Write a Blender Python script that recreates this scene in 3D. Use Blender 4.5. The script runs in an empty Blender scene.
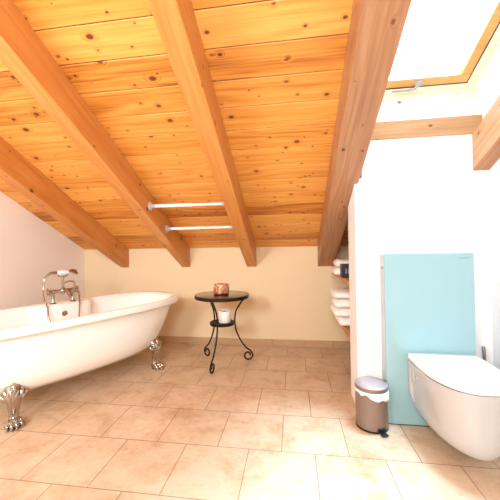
import bpy, bmesh, math, random
from mathutils import Vector, Matrix
random.seed(7)
S = bpy.context.scene
COL = S.collection
PI = math.pi

# ------------------------------------------------------------------ helpers
def new_obj(name, bm, mat=None, parent=None, loc=None, smooth=None, bevel=0, seg=2, subsurf=0):
    me = bpy.data.meshes.new(name)
    bmesh.ops.recalc_face_normals(bm, faces=bm.faces[:])
    if smooth is not None:
        lim = math.radians(smooth)
        for f in bm.faces: f.smooth = True
        for e in bm.edges:
            if len(e.link_faces) == 2 and e.calc_face_angle(0) > lim: e.smooth = False
    bm.to_mesh(me); bm.free()
    o = bpy.data.objects.new(name, me); COL.objects.link(o)
    if mat:
        for m in (mat if isinstance(mat, (list, tuple)) else [mat]): me.materials.append(m)
    if parent: o.parent = parent
    if loc is not None: o.location = loc
    if bevel:
        md = o.modifiers.new('bevel', 'BEVEL'); md.width = bevel; md.segments = seg; md.limit_method = 'ANGLE'
    if subsurf:
        md = o.modifiers.new('sub', 'SUBSURF'); md.levels = subsurf; md.render_levels = subsurf
    return o

def tag(o, label=None, cat=None, group=None, kind=None):
    if label: o['label'] = label
    if cat: o['category'] = cat
    if group: o['group'] = group
    if kind: o['kind'] = kind
    return o

def thing(name, label, cat, loc=(0, 0, 0), rotz=0, group=None):
    o = bpy.data.objects.new(name, None); COL.objects.link(o)
    o.location = loc; o.rotation_euler = (0, 0, rotz); o.empty_display_size = .05
    return tag(o, label, cat, group)

def box(bm, x0, x1, y0, y1, z0, z1, M=None):
    vs = [bm.verts.new((x, y, z)) for z in (z0, z1) for y in (y0, y1) for x in (x0, x1)]
    if M is not None:
        for v in vs: v.co = M @ v.co
    for q in ((0, 2, 3, 1), (4, 5, 7, 6), (0, 1, 5, 4), (2, 6, 7, 3), (0, 4, 6, 2), (1, 3, 7, 5)):
        bm.faces.new([vs[i] for i in q])
    return vs

def prism(bm, poly, a, b, axis):
    """extrude 2-D polygon between a and b along axis ('x': poly=(y,z), 'y': (x,z), 'z': (x,y))"""
    def mk(p, t):
        return {'x': (t, p[0], p[1]), 'y': (p[0], t, p[1]), 'z': (p[0], p[1], t)}[axis]
    A = [bm.verts.new(mk(p, a)) for p in poly]; B = [bm.verts.new(mk(p, b)) for p in poly]
    bm.faces.new(A); bm.faces.new(B[::-1])
    n = len(poly)
    for i in range(n): bm.faces.new((A[i], A[(i+1) % n], B[(i+1) % n], B[i]))

def loft(bm, rings, cap0=True, cap1=True, mat=0):
    R = [[bm.verts.new(p) for p in r] for r in rings]
    n = len(R[0]); fs = []
    for a, b in zip(R, R[1:]):
        for i in range(n): fs.append(bm.faces.new((a[i], a[(i+1) % n], b[(i+1) % n], b[i])))
    if cap0: fs.append(bm.faces.new(R[0][::-1]))
    if cap1: fs.append(bm.faces.new(R[-1]))
    for f in fs: f.material_index = mat
    return R

def lathe(bm, prof, n=32, c=(0, 0), cap0=True, cap1=True, sx=1, sy=1):
    rings = [[(c[0]+sx*r*math.cos(2*PI*i/n), c[1]+sy*r*math.sin(2*PI*i/n), z) for i in range(n)] for r, z in prof]
    return loft(bm, rings, cap0, cap1)

def catmull(pts, k=8):
    P = [Vector(p) for p in pts]; out = []
    for i in range(len(P)-1):
        p0 = P[max(i-1, 0)]; p1 = P[i]; p2 = P[i+1]; p3 = P[min(i+2, len(P)-1)]
        for j in range(k):
            t = j/k
            out.append(.5*((2*p1)+(p2-p0)*t+(2*p0-5*p1+4*p2-p3)*t*t+(3*p1-p0-3*p2+p3)*t**3))
    out.append(P[-1]); return out

def tube(bm, pts, r, n=10, flat=None):
    """sweep a circle (or ellipse) along pts; r may be a list"""
    P = [Vector(p) for p in pts]; m = len(P)
    rr = r if isinstance(r, (list, tuple)) else [r]*m
    up = Vector((0, 0, 1)); rings = []; prev = None
    for i in range(m):
        t = (P[min(i+1, m-1)]-P[max(i-1, 0)]).normalized()
        if prev is None:
            a = up if abs(t.z) < .9 else Vector((1, 0, 0))
            s = t.cross(a).normalized()
        else:
            s = (prev - t*prev.dot(t)).normalized()
        prev = s; b = t.cross(s)
        f = flat or (1, 1)
        rings.append([P[i]+rr[i]*(f[0]*s*math.cos(2*PI*j/n)+f[1]*b*math.sin(2*PI*j/n)) for j in range(n)])
    loft(bm, rings)

def ball(bm, c, r, sx=1, sy=1, sz=1, M=None, u=16, v=10):
    mat = Matrix.Translation(c) @ (M or Matrix()) @ Matrix.Diagonal((r*sx, r*sy, r*sz, 1))
    bmesh.ops.create_uvsphere(bm, u_segments=u, v_segments=v, radius=1, matrix=mat)

def B(): return bmesh.new()

# ------------------------------------------------------------------ materials
def srgb(h):
    h = h.lstrip('#'); c = [int(h[i:i+2], 16)/255 for i in (0, 2, 4)]
    return tuple(x/12.92 if x <= .04045 else ((x+.055)/1.055)**2.4 for x in c)+(1,)

class N:
    def __init__(s, name):
        s.m = bpy.data.materials.new(name); s.m.use_nodes = True
        s.t = s.m.node_tree; s.b = s.t.nodes['Principled BSDF']
    def n(s, typ, **kw):
        nd = s.t.nodes.new(typ)
        for k, v in kw.items(): setattr(nd, k, v)
        return nd
    def l(s, a, b): s.t.links.new(a, b)
    def inp(s, node, sock, v):
        if isinstance(v, (int, float, tuple, list)): node.inputs[sock].default_value = v
        else: s.l(v, node.inputs[sock])
    def math(s, op, a, b=0, c=None, clamp=False):
        nd = s.n('ShaderNodeMath', operation=op, use_clamp=clamp)
        s.inp(nd, 0, a); s.inp(nd, 1, b)
        if c is not None: s.inp(nd, 2, c)
        return nd.outputs[0]
    def mix(s, f, a, b, mode='MIX'):
        nd = s.n('ShaderNodeMix', data_type='RGBA', blend_type=mode)
        s.inp(nd, 0, f); s.inp(nd, 6, a); s.inp(nd, 7, b); return nd.outputs[2]
    def vec(s, x, y, z):
        nd = s.n('ShaderNodeCombineXYZ'); s.inp(nd, 0, x); s.inp(nd, 1, y); s.inp(nd, 2, z); return nd.outputs[0]
    def noise(s, v, scale, detail=3, rough=.5, dist=0):
        nd = s.n('ShaderNodeTexNoise'); s.inp(nd, 'Vector', v); nd.inputs['Scale'].default_value = scale
        nd.inputs['Detail'].default_value = detail; nd.inputs['Roughness'].default_value = rough
        nd.inputs['Distortion'].default_value = dist; return nd.outputs['Fac']
    def step(s, v, lo, hi, a=0, b=1):
        nd = s.n('ShaderNodeMapRange', interpolation_type='SMOOTHSTEP'); s.inp(nd, 0, v)
        for i, x in enumerate((lo, hi, a, b)): nd.inputs[1+i].default_value = x
        return nd.outputs[0]
    def coord(s):
        return s.n('ShaderNodeTexCoord').outputs['Object']
    def bump(s, h, strength, dist=.01):
        nd = s.n('ShaderNodeBump'); nd.inputs['Strength'].default_value = strength; nd.inputs['Distance'].default_value = dist
        s.l(h, nd.inputs['Height']); s.l(nd.outputs[0], s.b.inputs['Normal'])
    def set(s, **kw):
        for k, v in kw.items(): s.inp(s.b, k.replace('_', ' '), v)
        return s

def plain(name, col, rough=.5, metal=0, var=.05, scale=8, coat=0, bump=0, **kw):
    m = N(name); c = srgb(col) if isinstance(col, str) else col
    nz = m.noise(m.coord(), scale, 3)
    d = tuple(x*(1-var) for x in c[:3])+(1,); e = tuple(min(1, x*(1+var)) for x in c[:3])+(1,)
    m.set(Base_Color=m.mix(nz, d, e), Roughness=rough, Metallic=metal, Coat_Weight=coat, **kw)
    if bump: m.bump(m.noise(m.coord(), 60, 4), bump, .004)
    return m.m

def wood(name, dark, mid, light, axis, board=None, phase=0, knots=.5, rough=.42):
    """pine: axis = grain axis in object space; board = board width along the other in-plane axis"""
    m = N(name); co = m.coord()
    sp = m.n('ShaderNodeSeparateXYZ'); m.l(co, sp.inputs[0])
    ax = {'x': (0, 1, 2), 'y': (1, 0, 2), 'z': (2, 0, 1)}[axis]
    g, a, b = [sp.outputs[i] for i in ax]
    rnd = m.n('ShaderNodeObjectInfo').outputs['Random']
    shade = rnd
    g2 = m.math('ADD', g, m.math('MULTIPLY', rnd, 17.3))
    if board:
        idx = m.math('FLOOR', m.math('DIVIDE', m.math('SUBTRACT', a, phase), board))
        wn = m.n('ShaderNodeTexWhiteNoise', noise_dimensions='1D'); m.l(idx, wn.inputs['W'])
        shade = wn.outputs['Value']
        g2 = m.math('ADD', g2, m.math('MULTIPLY', shade, 31.7))
        b = m.math('ADD', b, m.math('MULTIPLY', shade, 9.1))
    # knots
    kv = m.vec(m.math('MULTIPLY', g2, 5.5), m.math('MULTIPLY', m.math('ADD', a, 0 if board else b), 8.0), 0)
    kv2 = m.n('ShaderNodeVectorMath', operation='ADD'); m.l(kv, kv2.inputs[0])
    if board: m.l(m.vec(0, m.math('MULTIPLY', shade, 57), 0), kv2.inputs[1])
    vo = m.n('ShaderNodeTexVoronoi', voronoi_dimensions='2D'); m.l(kv2.outputs[0], vo.inputs['Vector']); vo.inputs['Scale'].default_value = 1
    sc = m.n('ShaderNodeSeparateColor'); m.l(vo.outputs['Color'], sc.inputs[0])
    sel = m.math('LESS_THAN', sc.outputs[0], knots)
    size = m.math('ADD', m.math('MULTIPLY', m.math('POWER', sc.outputs[1], 2), .075), .035)
    dn = m.math('DIVIDE', vo.outputs['Distance'], size)
    kn = m.math('MULTIPLY', m.step(dn, 1.15, .75), sel)
    halo = m.math('MULTIPLY', m.step(dn, 3.0, .8), sel)
    vo2 = m.n('ShaderNodeTexVoronoi', voronoi_dimensions='2D'); m.l(kv2.outputs[0], vo2.inputs['Vector']); vo2.inputs['Scale'].default_value = 2.3
    sc2 = m.n('ShaderNodeSeparateColor'); m.l(vo2.outputs['Color'], sc2.inputs[0])
    sel2 = m.math('LESS_THAN', sc2.outputs[2], knots*.35)
    dn2 = m.math('DIVIDE', vo2.outputs['Distance'], m.math('ADD', m.math('MULTIPLY', sc2.outputs[0], .10), .05))
    kn = m.math('MAXIMUM', kn, m.math('MULTIPLY', m.math('MULTIPLY', m.step(dn2, 1.2, .6), sel2), .8))
    halo = m.math('MAXIMUM', halo, m.math('MULTIPLY', m.math('MULTIPLY', m.step(dn2, 3.0, .8), sel2), .6))
    # grain
    wob = m.noise(m.vec(m.math('MULTIPLY', g2, .9), m.math('MULTIPLY', a, 5), m.math('MULTIPLY', b, 5)), 1, 2)
    line = m.math('ADD', m.math('MULTIPLY', wob, 9), m.math('MULTIPLY', halo, 2.2))
    ring = m.math('SINE', m.math('ADD', m.math('MULTIPLY', a, 120), m.math('MULTIPLY', line, 4)))
    ring = m.math('MULTIPLY_ADD', ring, .5, .5)
    fine = m.noise(m.vec(m.math('MULTIPLY', g2, 3), m.math('MULTIPLY', a, 95), m.math('MULTIPLY', b, 95)), 1, 3)
    tone = m.noise(m.vec(m.math('MULTIPLY', g2, .8), m.math('MULTIPLY', a, 7), m.math('MULTIPLY', b, 7)), 1, 3)
    f = m.math('ADD', m.math('ADD', m.math('MULTIPLY', ring, .13), m.math('MULTIPLY', fine, .46)), m.math('MULTIPLY', tone, .50))
    f = m.math('ADD', f, m.math('MULTIPLY', m.math('SUBTRACT', shade, .5), .34 if board else .1), clamp=True)
    rp = m.n('ShaderNodeValToRGB'); m.l(f, rp.inputs[0])
    e = rp.color_ramp.elements; e[0].position = .26; e[0].color = srgb(dark); e[1].position = .75; e[1].color = srgb(light)
    x = e.new(.47); x.color = srgb(mid)
    c = m.mix(m.math('MULTIPLY', halo, .35), rp.outputs[0], srgb(dark))
    c = m.mix(m.math('MULTIPLY', kn, .88), c, srgb('#5c2c12'))
    m.set(Base_Color=c, Roughness=rough)
    m.b.inputs['Specular IOR Level'].default_value = .35
    m.bump(fine, .12, .002)
    return m.m

ALPHA = .4528
CA, SA = math.cos(ALPHA), math.sin(ALPHA)
TA = math.tan(ALPHA)
YW = 3.1754            # face of the low back wall
ZC = 1.037             # ceiling height there
XL, XR = -2.373, 1.150 # left and right wall faces
YF = -1.35             # wall behind the camera
TW, TO = .334, .2418   # tile size

def zc(y): return ZC + (YW-y)*TA

# pitched-roof frame: x = X, y = up-slope, z = roof normal
ROOF = Matrix(((1, 0, 0, 0), (0, -CA, SA, YW), (0, SA, CA, ZC), (0, 0, 0, 1)))

PLANK = .1585
M_plank = wood('pine_planks', '#a65c1e', '#db903e', '#efac58', 'x', PLANK, .0, .42)
M_beam = wood('pine_beam', '#b87232', '#ca8340', '#d89754', 'y', None, 0, .16)
M_beam_cast = wood('pine_beam_sky_cast', '#94664a', '#a97753', '#be8f69', 'y', None, 0, .2)  # pine again, with the skylight's pinkish bounce put into its colour
M_beam_x = wood('pine_header', '#986c4a', '#aa7e58', '#bc9069', 'x', None, 0, .35)
M_lining = wood('pine_lining', '#e4d2b4', '#eee2cc', '#f6eee0', 'x', None, 0, .2)
M_sash = wood('varnished_sash', '#bd8146', '#c98f54', '#d49c64', 'x', None, 0, 0)
M_shelf = wood('shelf_board', '#a8652a', '#c07c3a', '#d0914e', 'x', None, 0, .2)
M_white = plain('white_wall_paint', '#f4f3f1', .85, var=.012, scale=3, bump=.05)
M_left = plain('pale_wall_paint', '#faf0e6', .85, var=.012, scale=3, bump=.05)
M_wall_warm = plain('warm_cast_wall_paint', '#e8cea6', .85, var=.015, scale=3, bump=.05)  # white wall paint with the warm light's tint put into the colour
M_ceramic = plain('white_ceramic', '#f6f4f2', .09, var=.005, coat=.4)
M_bowl_shade = plain('toilet_ceramic_shaded', '#bcb5b1', .09, var=.005, coat=.4)  # white ceramic like the lid, darkened to paint in the bowl's shaded sides
M_wall_dim = plain('right_wall_shaded_paint', '#e2e4e6', .85, var=.012, scale=3, bump=.05)  # greyer copy of the white paint; duller light on this wall in its colour
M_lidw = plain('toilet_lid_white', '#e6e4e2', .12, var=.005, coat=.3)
M_acrylic = plain('bath_enamel', '#f8f4ee', .12, var=.005, coat=.4)
M_chrome = plain('aged_chrome', '#b9b0a6', .17, 1, var=.06, scale=30)
M_copper = plain('warm_chrome', '#b4a08e', .16, 1, var=.08, scale=40)
M_iron = plain('wrought_iron', '#2a1c16', .45, .6, var=.2, scale=40, bump=.15)
M_taupe = plain('taupe_lacquer', '#8a7468', .34, .3, var=.03)
M_lid = plain('lilac_grey_lacquer', '#bab0b2', .3, .45, var=.02)
M_black = plain('black_plastic', '#141414', .4, 0, var=.1)
M_dark = plain('dark_gap', '#3a302a', .7, 0, var=.1)
M_bag = plain('thin_plastic', '#f4f4f6', .3, 0, var=.03)
M_towel = plain('white_terry', '#f4ece2', .95, 0, var=.05, scale=90, bump=.6)
M_wax = plain('candle_wax', '#f8f2e8', .5, 0, var=.02)
M_rod = plain('white_rod', '#f4f2ee', .3, 0, var=.02)
M_grey = plain('grey_plastic', '#b9b3b0', .4, 0, var=.05)
M_steel = plain('brushed_steel', '#8c8c8e', .3, 1, var=.06)
M_panelside = plain('aluminium_frame', '#b8b8b8', .35, .8, var=.03)
M_navy = plain('navy_card', '#1a1a22', .5, 0, var=.1)
M_pale = plain('pale_print', '#b9bcc4', .6, 0, var=.1)
M_blind = plain('window_metal', '#a2a6ac', .35, .6, var=.03)

def mk_tiles():
    m = N('floor_tiles'); co = m.coord()
    mp = m.n('ShaderNodeMapping'); m.l(co, mp.inputs[0])
    mp.inputs['Location'].default_value = (TO+30*TW, -2.886+20*TW, 0)
    br = m.n('ShaderNodeTexBrick', offset=.5, offset_frequency=2, squash=1)
    m.l(mp.outputs[0], br.inputs['Vector'])
    for k, v in (('Scale', 1), ('Mortar Size', .0022), ('Mortar Smooth', .15), ('Brick Width', TW), ('Row Height', TW)): br.inputs[k].default_value = v
    br.inputs['Color1'].default_value = (0, 0, 0, 1); br.inputs['Color2'].default_value = (1, 1, 1, 1); br.inputs['Mortar'].default_value = (.5, .5, .5, 1)
    n1 = m.noise(co, 5, 5, .62, .6); n2 = m.noise(co, 26, 4, .65); n3 = m.noise(co, 1.4, 2)
    f = m.math('ADD', m.math('MULTIPLY', n1, .6), m.math('MULTIPLY', n2, .3))
    f = m.math('ADD', f, m.math('MULTIPLY', n3, .1))
    rp = m.n('ShaderNodeValToRGB'); m.l(f, rp.inputs[0])
    e = rp.color_ramp.elements; e[0].position = .36; e[0].color = srgb('#b8946e'); e[1].position = .68; e[1].color = srgb('#dfc6aa')
    x = e.new(.5); x.color = srgb('#d1b394')
    bv = m.n('ShaderNodeSeparateColor'); m.l(br.outputs['Color'], bv.inputs[0])
    c = m.mix(m.math('MULTIPLY', bv.outputs[0], .2), rp.outputs[0], srgb('#bc9c7a'))
    c = m.mix(br.outputs['Fac'], c, srgb('#8a6a50'))
    m.set(Base_Color=c, Roughness=m.math('ADD', m.math('MULTIPLY', n2, .12), .26))
    h = m.math('SUBTRACT', 1, br.outputs['Fac'])
    h = m.math('ADD', h, m.math('MULTIPLY', n2, .12))
    m.bump(h, .35, .003)
    return m.m
M_tile = mk_tiles()

def mk_skirting():
    m = N('skirting_tile'); co = m.coord()
    mp = m.n('ShaderNodeMapping'); m.l(co, mp.inputs[0]); mp.inputs['Location'].default_value = (.232+.31+18.6, 3, 3)
    sp = m.n('ShaderNodeSeparateXYZ'); m.l(mp.outputs[0], sp.inputs[0])
    fr = m.math('FRACT', m.math('DIVIDE', sp.outputs[0], .62))
    gap = m.math('LESS_THAN', m.math('ABSOLUTE', m.math('SUBTRACT', fr, .5)), .004)
    n1 = m.noise(co, 9, 4, .6)
    c = m.mix(n1, srgb('#b08660'), srgb('#c8a47c'))
    c = m.mix(gap, c, srgb('#8a6a50'))
    m.set(Base_Color=c, Roughness=.35)
    return m.m
M_skirt = mk_skirting()

def mk_glass():
    m = N('window_glass')
    tr = m.n('ShaderNodeBsdfTransparent'); gl = m.n('ShaderNodeBsdfGlossy'); gl.inputs['Roughness'].default_value = .01
    fr = m.n('ShaderNodeFresnel'); fr.inputs['IOR'].default_value = 1.45
    mx = m.n('ShaderNodeMixShader'); m.l(fr.outputs[0], mx.inputs[0]); m.l(tr.outputs[0], mx.inputs[1]); m.l(gl.outputs[0], mx.inputs[2])
    m.l(mx.outputs[0], m.t.nodes['Material Output'].inputs[0])
    return m.m
M_glass = mk_glass()

def mk_mint():
    m = N('mint_glass')
    nz = m.noise(m.coord(), 1.5, 2)
    m.set(Base_Color=m.mix(nz, srgb('#8cb2b4'), srgb('#98bac2')), Roughness=.06, Coat_Weight=.5)
    m.b.inputs['Coat Roughness'].default_value = .03
    return m.m
M_mint = mk_mint()

def mk_tabletop():
    m = N('dark_stained_top')
    nz = m.noise(m.coord(), 9, 4)
    m.set(Base_Color=m.mix(nz, srgb('#3a2116'), srgb('#5a3826')), Roughness=.2, Coat_Weight=.3)
    return m.m
M_top = mk_tabletop()

def mk_mottle():
    m = N('mottled_red_gold'); co = m.coord()
    n1 = m.noise(co, 45, 3, .6, .5); n2 = m.noise(co, 60, 3)
    rp = m.n('ShaderNodeValToRGB'); m.l(n1, rp.inputs[0])
    e = rp.color_ramp.elements; e[0].position = .36; e[0].color = srgb('#8a4430'); e[1].position = .66; e[1].color = srgb('#e0c88c')
    x = e.new(.46); x.color = srgb('#c06a4c'); x = e.new(.54); x.color = srgb('#d0a070')
    sp = m.n('ShaderNodeSeparateXYZ'); m.l(co, sp.inputs[0])
    c = m.mix(m.step(sp.outputs[2], .022, .012), rp.outputs[0], srgb('#4a2a20'))
    m.set(Base_Color=c, Roughness=.3)
    return m.m
M_mottle = mk_mottle()

# ------------------------------------------------------------------ setting
bm = B(); box(bm, XL-.1, XR+.1, YF-.1, YW+.1, -.08, 0)
tag(new_obj('floor', bm, M_tile), kind='structure')

T = .1
bm = B(); prism(bm, [(YF-T, -.0), (YW+T, 0), (YW+T, ZC+.1), (YF-T, zc(YF-T)+.15)], XL-T, XL, 'x')
tag(new_obj('wall_left', bm, M_left), kind='structure')
bm = B(); prism(bm, [(YF-T, 0), (YW+T, 0), (YW+T, ZC+.1), (YF-T, zc(YF-T)+.15)], XR, XR+T, 'x')
tag(new_obj('wall_right', bm, M_wall_dim), kind='structure')
bm = B(); box(bm, XL, XR, YW, YW+T, 0, ZC+.02)
tag(new_obj('wall_back', bm, M_wall_warm), kind='structure')
bm = B(); box(bm, XL, XR, YF-T, YF, 0, zc(YF)+.1)
tag(new_obj('wall_front', bm, M_wall_warm), kind='structure')

# partition in front of the alcove; its strip above the ceiling line closes the skylight opening
PX, PF, PB = .385, 1.955, 2.20
bm = B()
prism(bm, [(PF, 0), (PB, 0), (PB, zc(PB)), (2.0, zc(2.0)), (2.0, 1.695), (PF, 1.695)], .43, XR, 'x')
prism(bm, [(PF, 0), (PB, 0), (PB, 1.46-(PB-PF)*TA), (PF, 1.46)], PX, .43, 'x')
tag(new_obj('wall_partition', bm, M_white, bevel=.004), kind='structure')

bm = B(); box(bm, XL+.012, .99, YW-.011, YW, 0, .074)
tag(new_obj('baseboard_back', bm, M_skirt, bevel=.003), kind='structure')
bm = B(); box(bm, XL, XL+.011, YF, YW, 0, .074)
tag(new_obj('baseboard_left', bm, M_skirt, bevel=.003), kind='structure')

# ceiling boards in the roof frame, with the skylight opening left out
V0S, V1S = 1.431, 2.66     # opening, up-slope
U0S, U1S = .30, 1.118      # opening, across
VLO = 1.336                # boards stop here, behind the header board
VTOP = (YW-YF)/CA + .15
bm = B()
def slab(bm, u0, u1, v0, v1, n0, n1):
    box(bm, u0, u1, v0, v1, n0, n1)
i = -1
v = -PLANK
while v < VTOP:
    a, b = v+.002, v+PLANK-.002
    segs = [(XL-.02, XR+.02)]
    if b > VLO and a < V1S: segs = [(XL-.02, U0S), (U1S, XR+.02)]
    for u0, u1 in segs:
        if a < VLO < b and len(segs) == 2:
            slab(bm, U0S, U1S, a, VLO, 0, .02)
        slab(bm, u0, u1, a, b, 0, .02)
    v += PLANK
ceil = new_obj('ceiling', bm, M_plank, bevel=.0025, seg=1)
ceil.matrix_world = ROOF
tag(ceil, kind='structure')
# roof build-up above the boards
bm = B()
for u0, u1, v0, v1 in ((XL-.1, U0S-.025, -.12, VTOP), (U1S+.025, XR+.1, -.12, VTOP), (U0S-.025, U1S+.025, -.12, VLO), (U0S-.025, U1S+.025, V1S+.025, VTOP)):
    slab(bm, u0, u1, v0, v1, .021, .36)
rf = new_obj('roof', bm, M_dark); rf.matrix_world = ROOF; tag(rf, kind='structure')

# timber shaft around the skylight
bm = B(); slab(bm, U0S, U1S, VLO+.001, V0S, .152, .40)
o = new_obj('trim_1', bm, M_lining); o.matrix_world = ROOF; tag(o, kind='structure')
bm = B(); slab(bm, U1S, U1S+.024, V0S-.02, V1S+.02, .0, .40)
o = new_obj('trim_2', bm, M_lining); o.matrix_world = ROOF; tag(o, kind='structure')
bm = B(); slab(bm, U0S-.024, U0S, V0S-.02, V1S+.02, .0, .40)
o = new_obj('trim_3', bm, M_lining); o.matrix_world = ROOF; tag(o, kind='structure')
bm = B(); slab(bm, U0S, U1S, V1S, V1S+.024, .0, .40)
o = new_obj('trim_4', bm, M_lining); o.matrix_world = ROOF; tag(o, kind='structure')
# header board over the partition
bm = B(); box(bm, .43, U1S, PF-.006, PF+.03, 1.690, 1.803)
tag(new_obj('trim_5', bm, M_beam_x, bevel=.003), kind='structure')

# skylight window
win = bpy.data.objects.new('window_1', None); COL.objects.link(win); win.matrix_world = ROOF
tag(win, kind='structure')
def frame_bm(u0, u1, v0, v1, w, n0, n1):
    bm = B()
    slab(bm, u0, u1, v0, v0+w, n0, n1); slab(bm, u0, u1, v1-w, v1, n0, n1)
    slab(bm, u0, u0+w, v0+w, v1-w, n0, n1); slab(bm, u1-w, u1, v0+w, v1-w, n0, n1)
    return bm
new_obj('window_frame', frame_bm(U0S, U1S, V0S, V1S, .042, .385, .45), M_lining, win, bevel=.004)
new_obj('gasket', frame_bm(U0S+.040, U1S-.040, V0S+.040, V1S-.040, .006, .3865, .44), M_dark, win)
sash = new_obj('sash', frame_bm(U0S+.045, U1S-.045, V0S+.046, V1S-.046, .055, .388, .45), M_sash, win, bevel=.005)
bm = B(); slab(bm, U0S+.098, U1S-.098, V0S+.098, V1S-.098, .425, .433)
new_obj('pane', bm, M_glass, sash)
# handle lever on the lower sash rail
bm = B()
hu, hv = .785, V0S+.070
mk = [(hu+.022*math.cos(t)*1.2, hv+.02*math.sin(t)) for t in [2*PI*k/24 for k in range(24)]]
loft(bm, [[(x, y, .388) for x, y in mk], [(x, y, .376) for x, y in mk], [(hu+(x-hu)*.6, hv+(y-hv)*.6, .370) for x, y in mk]])
tube(bm, [(hu, hv, .375), (hu-.02, hv-.022, .366), (hu-.05, hv-.03, .364), (hu-.15, hv-.03, .364)], [.008, .008, .007, .006], 10)
new_obj('handle', bm, M_blind, sash, smooth=40)

# ------------------------------------------------------------------ beams
BD = .207
def beam(x0, x1, label, mat=None, top=0.0, dep=BD, name='ceiling_beam', y1=None):
    h = dep*CA
    v0 = -top*SA
    # lower end is cut plumb at the wall face
    n1 = top*CA
    bm = B()
    L = VTOP-.2
    vb = -(h)*TA*1.0
    # profile in (v,n): bottom edge meets the wall face: y=YW -> v*CA = n*SA -> v = n*TA
    prof = [(n1*TA, n1), ((n1-h)*TA, n1-h), (L, n1-h), (L, n1)]
    prism(bm, prof, x0, x1, 'x')
    o = new_obj(name, bm, mat or M_beam, bevel=.005, seg=2)
    o.matrix_world = ROOF
    return tag(o, label, 'ceiling beam', 'sloping roof beams')
beam(-1.925, -1.828, 'sloping pine beam nearest the left wall, running down behind the bathtub')
beam(-1.205, -1.114, 'sloping pine beam above the bathtub, holding the left ends of the two white rods')
beam(-.489, -.384, 'sloping pine beam in the middle of the ceiling, ending just right of the side table')
beam(.247, .408, 'broad pine beam running up beside the skylight above the alcove', M_beam_cast)
# short rafter at the right of the skylight, cut plumb at the partition
bm = B()
y0 = PF+.02
L = 2.4
poly = [(PF, zc(PF)+.055), (PF, zc(PF)-.160), (PF-L*CA, zc(PF)-.160+L*SA), (PF-L*CA, zc(PF)+.055+L*SA)]
RM = ROOF.inverted()
A_ = [bm.verts.new(RM @ Vector((1.060, p[0], p[1]))) for p in poly]
B_ = [bm.verts.new(RM @ Vector((XR, p[0], p[1]))) for p in poly]
bm.faces.new(A_); bm.faces.new(B_[::-1])
for k in range(4): bm.faces.new((A_[k], A_[(k+1) % 4], B_[(k+1) % 4], B_[k]))
o = new_obj('ceiling_beam', bm, M_beam_cast, bevel=.004); o.matrix_world = ROOF
tag(o, 'pine rafter against the right wall beside the skylight, cut off at the white partition', 'ceiling beam', 'sloping roof beams')

# ------------------------------------------------------------------ tension rods between two beams
def rod(p0, p1, label):
    p0, p1 = Vector(p0), Vector(p1)
    t = thing('tension_rod', label, 'rod', p0, 0, 'white rods between the beams')
    d = (p1-p0); L = d.length; d.normalize()
    rot = Vector((0, 0, 1)).rotation_difference(d).to_matrix().to_4x4()
    def part(nm, prof, mat):
        bm = B(); lathe(bm, prof, 24); bm.transform(rot); return new_obj(nm, bm, mat, t, smooth=40)
    part('outer_tube', [(.0125, .018), (.0125, L*.55), (.0115, L*.555)], M_rod)
    part('inner_tube', [(.0098, L*.54), (.0098, L-.02)], M_rod)
    part('end_cap', [(.034, 0), (.034, .008), (.026, .016), (.015, .022), (.015, .045), (.013, .05)], M_grey)
    part('end_cap', [(.013, L-.05), (.016, L-.045), (.016, L-.014), (.022, L-.006), (.022, L)], M_grey)
rod((-1.114, 2.245, 1.374), (-.489, 2.245, 1.373), 'white telescopic rod fixed between two beams, the upper one nearer the camera')
rod((-1.114, 2.560, 1.214), (-.489, 2.560, 1.216), 'white telescopic rod fixed between two beams, the lower one nearer the back wall')

# ------------------------------------------------------------------ bathtub
TUB = thing('bathtub', 'white freestanding clawfoot bathtub standing against the left wall', 'bathtub', (-1.657, 2.128, 0), -.474)
# local: x = across (w), y = along (u)
def ring(L, W, z, n=3.0, K=120, bulge=0):
    out = []
    for i in range(K):
        t = 2*PI*i/K; c, s = math.cos(t), math.sin(t)
        u = L*math.copysign(abs(s)**(2/n), s); w = W*math.copysign(abs(c)**(2/n), c)
        if bulge and w < 0:
            def sm(a, b, x):
                k = min(1, max(0, (x-a)/(b-a))); return k*k*(3-2*k)
            lim = -W+bulge
            k = sm(-.17, -.12, u)*(1-sm(.22, .27, u))
            if w < lim: w = w+(lim-w)*k
        out.append((w, u, z))
    return out
bm = B()
rings = [ring(.40, .10, .150, 2.4), ring(.52, .19, .155, 2.5), ring(.60, .26, .175, 2.6), ring(.645, .305, .215, 2.7), ring(.68, .33, .28, 2.8), ring(.715, .345, .36, 2.9),
         ring(.755, .356, .45, 3), ring(.795, .362, .53, 3), ring(.806, .366, .545, 3), ring(.852, .398, .547, 3), ring(.861, .407, .551, 3), ring(.864, .410, .560, 3), ring(.864, .410, .586, 3), ring(.860, .406, .596, 3), ring(.850, .396, .601, 3),
         ring(.822, .378, .600, 3), ring(.806, .362, .597, 3, bulge=.10), ring(.796, .352, .588, 3, bulge=.10), ring(.785, .343, .565, 3, bulge=.10), ring(.74, .325, .45, 3, bulge=.09), ring(.69, .305, .33, 2.8, bulge=.06), ring(.62, .27, .235, 2.6), ring(.53, .21, .195, 2.5), ring(.35, .09, .185, 2.3)]
loft(bm, rings)
tag(new_obj('tub_shell', bm, M_acrylic, TUB, smooth=60))
# overflow cover on the tap ledge
bm = B()
prof = [(.034, 0), (.034, .006), (.030, .010), (.024, .009), (.022, .013), (.010, .016)]
lathe(bm, prof, 28)
bm.transform(Matrix.Translation((-.252, .012, .518)) @ Matrix.Rotation(PI/2, 4, 'Y'))
tag(new_obj('overflow_cover', bm, M_copper, TUB, smooth=35), 'round copper-toned overflow cover')

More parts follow.
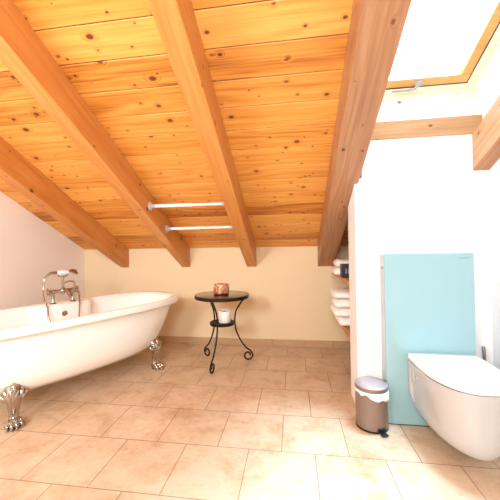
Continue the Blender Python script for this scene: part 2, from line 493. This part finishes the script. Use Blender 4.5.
def claw_foot_bm():
    """ornate foot; local x = outward, z = up, ground at z=0, top meets the hull around z=.20"""
    bm = B()
    # S-curved shank
    path = catmull([(-.055, 0, .245), (-.005, 0, .225), (.028, 0, .185), (.026, 0, .14), (.010, 0, .095), (.006, 0, .06), (.018, 0, .032)], 6)
    m = len(path)
    rr = []
    for i in range(m):
        t = i/(m-1); rr.append(.040*(1-t)**1.2+.019+.010*max(0, (t-.75)/.25))
    tube(bm, path, rr, 14, flat=(1.15, .8))
    # shank flutes
    for sy in (-.017, 0, .017):
        tube(bm, [p+Vector((rr[i]*.62+.003, sy*(1-.35*i/m), 0)) for i, p in enumerate(path) if .2 < i/m < .9], .0055, 8)
    # acanthus leaf flare at the top: scallops
    for a, h, s in ((-1.05, .198, .030), (-.6, .205, .033), (0, .222, .040), (.6, .205, .033), (1.05, .198, .030)):
        y = .076*math.sin(a); x = .005+.036*math.cos(a)
        M = Matrix.Rotation(a*.75, 4, 'X').inverted() @ Matrix.Rotation(-.35, 4, 'Y')
        ball(bm, (x, y, h-.015*abs(a)), s, .42, .55, 1.1, Matrix.Rotation(-a*.7, 4, 'X') @ Matrix.Rotation(-.3, 4, 'Y'), 14, 8)
    for a in (-.95, -.35, .35, .95):
        ball(bm, (.030*math.cos(a)+.012, .062*math.sin(a), .160+.012*abs(a)), .022, .6, .6, 1.3, Matrix.Rotation(-a*.9, 4, 'X'), 12, 8)
    ball(bm, (.040, 0, .240), .019, .8, 1.1, .8)
    # paw: pad + four toes with knuckles and claws
    ball(bm, (.024, 0, .027), .044, 1.08, 1.12, .62)
    for y, x in ((-.041, .048), (-.0142, .064), (.0142, .064), (.041, .048)):
        ball(bm, (x, y, .022), .0190, 1.25, .78, 1.15)
        ball(bm, (x-.014, y*.92, .038), .0145, 1.2, .8, .9)
        ball(bm, (x+.018, y*1.04, .010), .008, 1.2, .7, .95)
    lathe(bm, [(.034, .001), (.036, .006), (.030, .012)], 20, (.016, 0))
    bm.transform(Matrix.Diagonal((1, .84, 1, 1)))
    return bm
for (w, u, ang) in ((.237, -.478, -.28), (.228, .526, .28), (-.222, -.509, PI+.28), (-.222, .522, PI-.28)):
    bm = claw_foot_bm()
    o = new_obj('claw_foot', bm, M_chrome, TUB, smooth=50)
    o.location = (w, u, 0); o.rotation_euler = (0, 0, ang)
    o['label'] = 'silver lion-paw foot'

# ------------------------------------------------------------------ faucet on the tap ledge
FA = thing('bath_faucet', 'chrome telephone-style bath mixer tap mounted on the rim of the bathtub', 'faucet', (-1.657, 2.128, .6), -.474)
fw = -.305; fu0, fu1 = -.050, .105; fm = (fu0+fu1)/2; hb = .098
for u in (fu0, fu1):
    bm = B()
    lathe(bm, [(.026, -.002), (.026, .004), (.017, .010), (.0135, .018), (.0125, hb-.02), (.018, hb-.012), (.018, hb+.012), (.010, hb+.018)], 24, (fw, u))
    new_obj('pillar', bm, M_chrome, FA, smooth=35)
bm = B()
tube(bm, [(fw, fu0-.005, hb), (fw, fu0+.03, hb), (fw, fm-.02, hb), (fw, fm, hb), (fw, fm+.02, hb), (fw, fu1-.03, hb), (fw, fu1+.005, hb)], [.016, .016, .018, .024, .018, .016, .016], 16)
ball(bm, (fw, fm, hb), .027)
tube(bm, [(fw, fm, hb), (fw, fm, hb+.05), (fw, fm, hb+.118)], [.012, .009, .010], 14)
new_obj('faucet_body', bm, M_chrome, FA, smooth=50)
for sg, u in ((-1, fu0), (1, fu1)):
    bm = B()
    y = u+sg*.030
    tube(bm, [(fw, u, hb), (fw, y, hb)], .010, 12)
    for k in range(4):
        a = PI/4+k*PI/2
        e = Vector((fw+.030*math.cos(a), y, hb+.030*math.sin(a)))
        tube(bm, [(fw, y, hb), e], [.007, .005], 10); ball(bm, e, .0085, u=10, v=8)
    ball(bm, (fw, y+sg*.004, hb), .013)
    new_obj('cross_handle', bm, M_copper, FA, smooth=50)
bm = B()
tube(bm, catmull([(fw, fm, hb-.01), (fw+.03, fm+.01, hb+.002), (fw+.07, fm+.016, hb-.014), (fw+.095, fm+.020, hb-.048)], 6), [.015]*6+[.0155]*6+[.0165]*7, 14)
new_obj('spout', bm, M_copper, FA, smooth=50)
bm = B()   # forked cradle
zt = hb+.118
tube(bm, catmull([(fw-.002, fm-.038, zt+.030), (fw, fm-.034, zt+.008), (fw, fm, zt), (fw, fm+.034, zt+.008), (fw-.002, fm+.038, zt+.030)], 6), .006, 10)
tube(bm, catmull([(fw, fm+.005, hb+.062), (fw+.004, fm+.045, hb+.075), (fw+.004, fm+.085, hb+.065), (fw, fm+.095, hb+.03)], 6), .006, 10)
new_obj('cradle', bm, M_chrome, FA, smooth=50)
zh = zt+.034
bm = B()
hp = catmull([(fw, fm-.115, zh-.012), (fw, fm-.095, zh-.001), (fw, fm-.07, zh+.003), (fw, fm-.040, zh), (fw, fm, zh), (fw, fm+.040, zh), (fw, fm+.06, zh+.010), (fw, fm+.085, zh+.012), (fw+.006, fm+.105, zh+.002)], 6)
tube(bm, hp, [.0085+.0035*min(1, k/14) if k < 40 else .0115 for k in range(len(hp))], 14)
hs = new_obj('hand_shower', bm, M_copper, FA, smooth=50)
bm = B(); lathe(bm, [(.008, .0), (.030, -.016), (.032, -.024), (.026, -.027)], 24)
bm.transform(Matrix.Translation((fw+.008, fm+.098, zh+.012)) @ Matrix.Rotation(-.5, 4, 'X'))
new_obj('shower_rose', bm, M_copper, hs, smooth=50)
bm = B(); tube(bm, [(fw, fm-.045, zh), (fw, fm-.03, zh), (fw, fm, zh+.002), (fw, fm+.03, zh), (fw, fm+.045, zh)], [.013, .018, .0195, .018, .013], 16)
tag(new_obj('grip', bm, M_ceramic, hs, smooth=50), 'white ceramic grip')
bm = B()
tube(bm, catmull([(fw, fm-.112, zh-.011), (fw+.002, fm-.138, zh-.045), (fw+.008, fm-.148, hb+.03), (-.272, fm-.155, .06), (-.232, -.118, -.014), (-.19, -.123, -.10), (-.16, -.08, -.19), (-.15, .02, -.23), (-.16, .08, -.20), (-.20, .105, -.108), (-.24, .129, .01), (-.280, .142, .07), (fw+.010, .135, hb-.004), (fw+.002, fu1+.004, hb-.004)], 8), .0062, 10)
new_obj('hose', bm, M_copper, FA, smooth=60)

# ------------------------------------------------------------------ side table
TX, TY = -.640, 2.655
TB = thing('side_table', 'small round black wrought-iron side table with scroll feet by the back wall', 'table', (TX, TY, 0))
bm = B(); lathe(bm, [(.222, .598), (.232, .604), (.232, .618), (.226, .620)], 64)
new_obj('table_top', bm, M_top, TB, smooth=30)
bm = B()
n = 64
loft(bm, [[(r*math.cos(2*PI*i/n), r*math.sin(2*PI*i/n), z) for i in range(n)] for r, z in ((.233, .590), (.241, .592), (.2425, .617), (.2395, .6195), (.233, .6185), (.2325, .590))], False, False)
new_obj('rim', bm, M_iron, TB, smooth=40)
bm = B(); lathe(bm, [(.098, .352), (.108, .352), (.110, .356), (.110, .372), (.107, .375), (.103, .372), (.100, .368)], 48)
new_obj('lower_shelf', bm, M_iron, TB, smooth=30)
for ang in (-98, 22, 142):
    pts = [(.215, .592), (.205, .575), (.168, .53), (.130, .47), (.116, .41), (.115, .36), (.126, .29), (.164, .20), (.214, .128), (.256, .094), (.276, .062)]
    c = (.234, .0545)
    path = [Vector((r, 0, z)) for r, z in pts]
    # scroll: spiral inward, turning under and back toward the centre
    for k in range(1, 30):
        a = .25 - k*.235
        rad = .047*(1-.021*k)
        path.append(Vector((c[0]+rad*math.cos(a)*.98, 0, c[1]+rad*math.sin(a))))
    q = catmull(path[:11], 5)+path[11:]
    bm = B(); tube(bm, q, .0072, 10)
    bm.transform(Matrix.Rotation(math.radians(ang), 4, 'Z'))
    new_obj('leg', bm, M_iron, TB, smooth=60)

CJ = thing('candle_jar', 'short round candle jar with mottled red and gold pattern on the side table top', 'candle holder', (TX-.005, TY+.0, .620))
bm = B()
lathe(bm, [(.058, 0), (.066, .002), (.070, .012), (.071, .06), (.069, .088), (.066, .094), (.061, .094), (.060, .088), (.060, .075)], 40, cap1=True)
new_obj('jar', bm, M_mottle, CJ, smooth=40)
bm = B(); lathe(bm, [(.059, .070), (.059, .078), (.03, .080)], 32)
new_obj('wax', bm, M_wax, CJ, smooth=40)
bm = B(); tube(bm, [(0, 0, .078), (.001, 0, .086), (.003, 0, .092)], .0015, 6)
new_obj('wick', bm, M_black, CJ)

CD = thing('pillar_candle', 'white pillar candle on the lower tier of the black side table', 'candle', (TX+.022, TY, .372))
bm = B(); lathe(bm, [(.050, 0), (.0525, .003), (.0525, .096), (.051, .101), (.047, .102), (.044, .096), (.02, .092)], 40)
new_obj('wax', bm, M_wax, CD, smooth=40)
bm = B(); tube(bm, [(0, 0, .090), (.001, 0, .098), (.004, 0, .107)], .0017, 6)
new_obj('wick', bm, M_black, CD)

# ------------------------------------------------------------------ toilet panel and toilet
CP = thing('cistern_panel', 'tall mint glass cistern panel on the white partition behind the toilet', 'cistern', (.765, 1.858, 0))
hw = .2395
bm = B(); box(bm, -hw, hw, 0, .010, .005, .99)
tag(new_obj('glass_front', bm, M_mint, CP, bevel=.002), 'mint green glass')
bm = B(); box(bm, -hw+.001, hw-.001, .0105, PF-1.858, .0, .986)
fr = new_obj('side_frame', bm, M_panelside, CP, bevel=.003)
bm = B(); lathe(bm, [(.006, 0), (.006, .004), (.004, .005)], 14); bm.transform(Matrix.Translation((-hw+.002, .045, .905)) @ Matrix.Rotation(-PI/2, 4, 'Y'))
new_obj('screw', bm, M_black, fr, smooth=40)
bm = B(); box(bm, -hw+.004, hw-.004, .002, .05, 0, .0045)
new_obj('shadow_gap', bm, M_black, CP)  # solid black strip stands in for the shade under the panel
# maker's lettering, top right of the glass
cu = bpy.data.curves.new('lettering', 'FONT'); cu.body = 'GEBERIT'; cu.size = .0155; cu.extrude = .0002; cu.align_x = 'RIGHT'
to = bpy.data.objects.new('lettering', cu); COL.objects.link(to)
dg = bpy.context.evaluated_depsgraph_get()
me = bpy.data.meshes.new_from_object(to.evaluated_get(dg)); bpy.data.objects.remove(to)
lo = bpy.data.objects.new('lettering', me); COL.objects.link(lo); lo.parent = CP
me.materials.clear(); me.materials.append(M_steel)
lo.location = (hw-.020, -.0004, .955); lo.rotation_euler = (PI/2, 0, 0)

WC = thing('toilet', 'white wall-hung toilet with closed lid in front of the mint panel', 'toilet', (.818, 1.858, 0))
def dring(W, back, front, z, n=2.35, K=40, sq=.25):
    """D outline: straight back at y=-back, elliptical front ending at y=-front"""
    out = []
    for i in range(K+1):
        t = PI*i/K
        c, s = math.cos(t), math.sin(t)
        x = W*math.copysign(abs(c)**(2/n), c)
        yy = abs(s)**(2/n)
        mid = back+(front-back)*sq
        out.append((x, -(mid+(front-mid)*yy), z))
    for k in range(1, 6): out.append((-W, -(back+(front-back)*sq*(1-k/5)), z))
    for k in range(1, 9): out.append((-W+2*W*k/9, -back, z))
    for k in range(0, 5): out.append((W, -(back+(front-back)*sq*k/5), z))
    return out
HW = .181
bm = B()
R_ = [(.085, .03, .365, .086, 2.0, .2), (.122, .02, .398, .089, 2.1, .22), (.140, .012, .412, .102, 2.15, .24), (.150, .006, .420, .125, 2.2, .25), (.158, .0, .426, .175, 2.25, .25), (.165, 0, .429, .25, 2.3, .25), (.172, 0, .432, .32, 2.3, .25), (.177, 0, .434, .368, 2.3, .25), (.179, 0, .434, .380, 2.3, .25), (.177, 0, .432, .384, 2.3, .25)]
loft(bm, [dring(W, b, f, z, n, sq=s) for W, b, f, z, n, s in R_])
bw = new_obj('bowl', bm, M_bowl_shade, WC, smooth=50)
# rear mounting block of the ceramic, a shade wider than the bowl flank
bm = B()
prof = [(-.178, .386), (.178, .386), (.178, .20), (.140, .115), (-.140, .115), (-.178, .20)]
prism(bm, prof, -.0005, -.042, 'y')
new_obj('mounting_flange', bm, M_bowl_shade, WC, bevel=.010, seg=3, smooth=None)
# access slot on each flank
for sg in (-1, 1):
    bm = B()
    prism(bm, [(-.052, .372), (-.075, .366), (-.082, .30), (-.066, .27), (-.052, .28)], sg*.160, sg*.1775, 'x')
    new_obj('flank_slot', bm, M_grey, WC, bevel=.004)
    bm = B(); ball(bm, (sg*.169, -.125, .325), .018, .45, 1.2, .8); 
    new_obj('screw_cover', bm, M_bowl_shade, WC, smooth=60)
bm = B()
loft(bm, [dring(.174, .045, .428, .383, 2.35), dring(.174, .045, .428, .390, 2.35)])
tag(new_obj('lid_gap_shade', bm, M_dark, WC), 'dark sheet as shade in the gap under the lid')  # dark sheet painted in as the shade between lid and bowl
bm = B()
loft(bm, [dring(.178, .030, .436, .389, 2.35), dring(.1815, .028, .440, .393, 2.35), dring(.1825, .027, .442, .405, 2.35), dring(.181, .028, .440, .417, 2.35), dring(.175, .032, .434, .4235, 2.35), dring(.155, .045, .412, .4265, 2.3), dring(.09, .09, .34, .428, 2.2)])
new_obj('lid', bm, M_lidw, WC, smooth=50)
bm = B()
box(bm, -.178, .178, -.030, -.0005, .386, .420)
new_obj('rear_ledge', bm, M_bowl_shade, WC, bevel=.006, seg=3)

# toilet brush in the corner behind the toilet
TBR = thing('toilet_brush', 'toilet brush with dark steel handle standing in the corner behind the toilet', 'toilet brush', (1.070, 1.885, 0))
bm = B(); lathe(bm, [(.044, 0), (.046, .004), (.046, .30), (.043, .305), (.040, .302), (.040, .25)], 28)
new_obj('holder', bm, M_ceramic, TBR, smooth=40)
bm = B(); tube(bm, [(.002, 0, .25), (-.006, 0, .36), (-.012, 0, .452), (-.0125, 0, .458)], [.008, .0085, .0095, .007], 14)
new_obj('handle', bm, M_steel, TBR, smooth=50)

# ------------------------------------------------------------------ pedal bin
BX, BY, BR = .4345, 1.840, .0882
PB_ = thing('pedal_bin', 'small taupe pedal bin with grey lid standing between the partition and the mint panel', 'bin', (BX, BY, 0))
bm = B(); lathe(bm, [(BR-.004, .010), (BR, .012), (BR, .205), (BR-.003, .207), (BR-.004, .10)], 48, cap0=True, cap1=False)
new_obj('bin_body', bm, M_taupe, PB_, smooth=35)
bm = B(); lathe(bm, [(BR-.002, 0), (BR+.001, .001), (BR+.001, .010), (BR-.004, .011)], 48)
new_obj('base_ring', bm, M_black, PB_, smooth=35)
bm = B(); lathe(bm, [(BR-.002, .218), (BR+.002, .220), (BR+.002, .240)], 48)
ld = new_obj('bin_lid', bm, M_taupe, PB_, smooth=35)
bm = B(); lathe(bm, [(BR+.002, .2402), (BR, .2435), (BR-.004, .2465), (BR*.6, .250), (.01, .2515)], 48)
tag(new_obj('lid_top', bm, M_lid, ld, smooth=50), 'lilac grey domed lid top')
bm = B()
pa = -78*PI/180
box(bm, -.016, .016, -.122, -.080, .006, .014); box(bm, -.019, .019, -.124, -.098, .004, .011)
box(bm, -.024, .024, -.094, -.075, .012, .030)
bm.transform(Matrix.Rotation(.38, 4, 'Z'))
new_obj('pedal', bm, M_black, PB_, bevel=.003)
# liner skirt hanging out below the lid
bm = B()
K = 72
def drop(a):
    # longer at the camera-right side
    d = math.cos(a-math.radians(-48))
    return .014+.030*max(0, d)**1.3+.006*math.sin(a*7)+.003*math.sin(a*13+1)
rs = []
for f, off in ((0, .0008), (.25, .0025), (.5, .0035), (.75, .0045), (1, .004)):
    r = []
    for i in range(K):
        a = 2*PI*i/K
        rr = BR+off+.0025*math.sin(a*11+f*2)*f+.003*max(0, math.cos(a-math.radians(-15)))*f
        r.append((rr*math.cos(a), rr*math.sin(a), .219-f*drop(a)))
    rs.append(r)
loft(bm, rs, False, False)
ln = new_obj('bin_liner', bm, M_bag, None, loc=(BX, BY, 0), smooth=70)
md = ln.modifiers.new('thick', 'SOLIDIFY'); md.thickness = .0012; md.offset = 1
tag(ln, 'crumpled white plastic liner hanging out under the lid of the pedal bin', 'bin liner')

# ------------------------------------------------------------------ alcove shelves and contents
SX0 = .385
ZS = (.372, .762)
for k, (z, lab) in enumerate(zip(ZS, ('lower wooden shelf in the alcove behind the partition, under the tall towel stack', 'upper wooden shelf in the alcove behind the partition, under rolled towels and a dark box'))):
    bm = B(); box(bm, SX0, XR, PB+.002, YW-.001, z, z+.03)
    o = new_obj('shelf', bm, M_shelf, bevel=.003)
    tag(o, lab, 'shelf', 'wooden alcove shelves')

def towel(x0, x1, y0, y1, z, h, label, group, name='folded_towel', seed=0):
    """towel folded in layers, rounded fold at the left (visible) edge"""
    rd = random.Random(seed)
    bm = B()
    lay = 1
    for j in range(lay):
        hz = h/lay
        c = z+hz*(j+.5)
        dx = rd.uniform(0, .012)
        rings = []
        for s in range(9):
            y = y0+(y1-y0)*s/8
            e = .35 if s in (0, 8) else (.85 if s in (1, 7) else 1)
            prof = []
            for k in range(13):
                a = PI/2+PI*k/12
                prof.append((x0+dx+hz*.55+hz*.55*math.cos(a)*e, y, c+hz*.5*math.sin(a)*e))
            for k in range(6):
                prof.append((x0+dx+hz*.55+(x1-x0-hz*.55)*(k+1)/6, y, c-hz*.5*e+.002*math.sin(k*2+seed)))
            for k in range(5, -1, -1):
                prof.append((x0+dx+hz*.55+(x1-x0-hz*.55)*(k+1)/6, y, c+hz*.5*e+.002*math.sin(k*2.3+seed)))
            rings.append(prof)
        loft(bm, rings)
    o = new_obj(name, bm, M_towel, smooth=70)
    return tag(o, label, 'towel', group)
zz = ZS[0]+.0325
order = ['bottom', 'second from the bottom', 'third from the bottom', 'top']
for k in range(4):
    towel(.315-.008*k+(.012 if k == 3 else 0)+(.02 if k == 0 else 0), .66, 2.42+.01*k, 2.76, zz, .065, 'folded white towel, %s in the stack of four on the lower shelf' % order[k], 'white towels stacked in the alcove', seed=k)
    zz += .0700
zz = ZS[1]+.0325
towel(.325, .62, 2.55, 2.85, zz, .062, 'white towel lying directly on the upper alcove shelf beside the dark box', 'white towels on the upper shelf', seed=11)
towel(.345, .62, 2.56, 2.84, zz+.067, .062, 'topmost white towel of the pair on the upper alcove shelf', 'white towels on the upper shelf', seed=12)
BK = thing('small_box', 'small dark navy box with pale vertical marks on the upper alcove shelf', 'box', (.445, 2.46, ZS[1]+.030))
bm = B(); box(bm, -.075, .10, -.04, .04, 0, .105)
new_obj('carton', bm, M_navy, BK, bevel=.002)
bm = B()
for k in range(7): box(bm, -.045+.018*k, -.041+.018*k, -.0408, -.0400, .03, .07)
new_obj('printed_marks', bm, M_pale, BK)

# ------------------------------------------------------------------ light
w = bpy.data.worlds.new('sky'); S.world = w; w.use_nodes = True
bg = w.node_tree.nodes['Background']; bg.inputs[0].default_value = (.58, .80, 1, 1); bg.inputs[1].default_value = 4.2
def area(name, loc, aim, sx, sy, power, col, portal=False):
    l = bpy.data.lights.new(name, 'AREA'); l.shape = 'RECTANGLE'; l.size = sx; l.size_y = sy; l.energy = power; l.color = col
    o = bpy.data.objects.new(name, l); COL.objects.link(o); o.location = loc
    d = Vector(aim)-Vector(loc); o.rotation_euler = d.to_track_quat('-Z', 'Y').to_euler()
    if portal: l.cycles.is_portal = True
    return o
c = ROOF @ Vector(((U0S+U1S)/2, (V0S+V1S)/2, .46))
nrm = ROOF.to_3x3() @ Vector((0, 0, 1))
po = area('sky_portal', c, c-nrm, U1S-U0S, V1S-V0S, 0, (1, 1, 1), True)
sk = area('sky_fill', ROOF @ Vector((.98, 1.78, 1.1)), (-.5, .85, 0), .8, .8, 210, (.46, .73, 1))  # extra lamp added above the skylight to brighten the floor
sk.data.spread = math.radians(110)
area('fill_right', (-.2, -.95, 1.75), (-1.4, 2.4, .95), .6, .6, 56, (.80, .93, 1))  # unseen fill added behind the camera to light ceiling and back wall
area('fill_left', (-1.5, -.95, 1.75), (-1.3, 2.6, .95), .6, .6, 66, (.80, .93, 1))  # second unseen fill, added for the left side of the room

# ------------------------------------------------------------------ camera
F, PITCH, YAW, ROLL, CYP, H = 302.24, .0106, -.1414, -.0149, 243.89, 1.04
f = Vector((math.sin(YAW)*math.cos(PITCH), math.cos(YAW)*math.cos(PITCH), math.sin(PITCH)))
ri = Vector((math.cos(YAW), -math.sin(YAW), 0)); up = ri.cross(f)
r2 = math.cos(ROLL)*ri+math.sin(ROLL)*up; u2 = -math.sin(ROLL)*ri+math.cos(ROLL)*up
cam = bpy.data.cameras.new('camera'); co = bpy.data.objects.new('camera', cam); COL.objects.link(co)
co.matrix_world = Matrix(((r2.x, u2.x, -f.x, 0), (r2.y, u2.y, -f.y, 0), (r2.z, u2.z, -f.z, H), (0, 0, 0, 1)))
cam.sensor_width = 36; cam.sensor_fit = 'HORIZONTAL'; cam.lens = F/500*36
cam.shift_y = -(250-CYP)/500; cam.clip_start = .02
S.camera = co
S.view_settings.view_transform = 'Standard'; S.view_settings.look = 'None'; S.view_settings.exposure = 0
S.cycles.max_bounces = 10; S.cycles.diffuse_bounces = 6; S.cycles.sample_clamp_indirect = 8
S.cycles.use_denoising = True
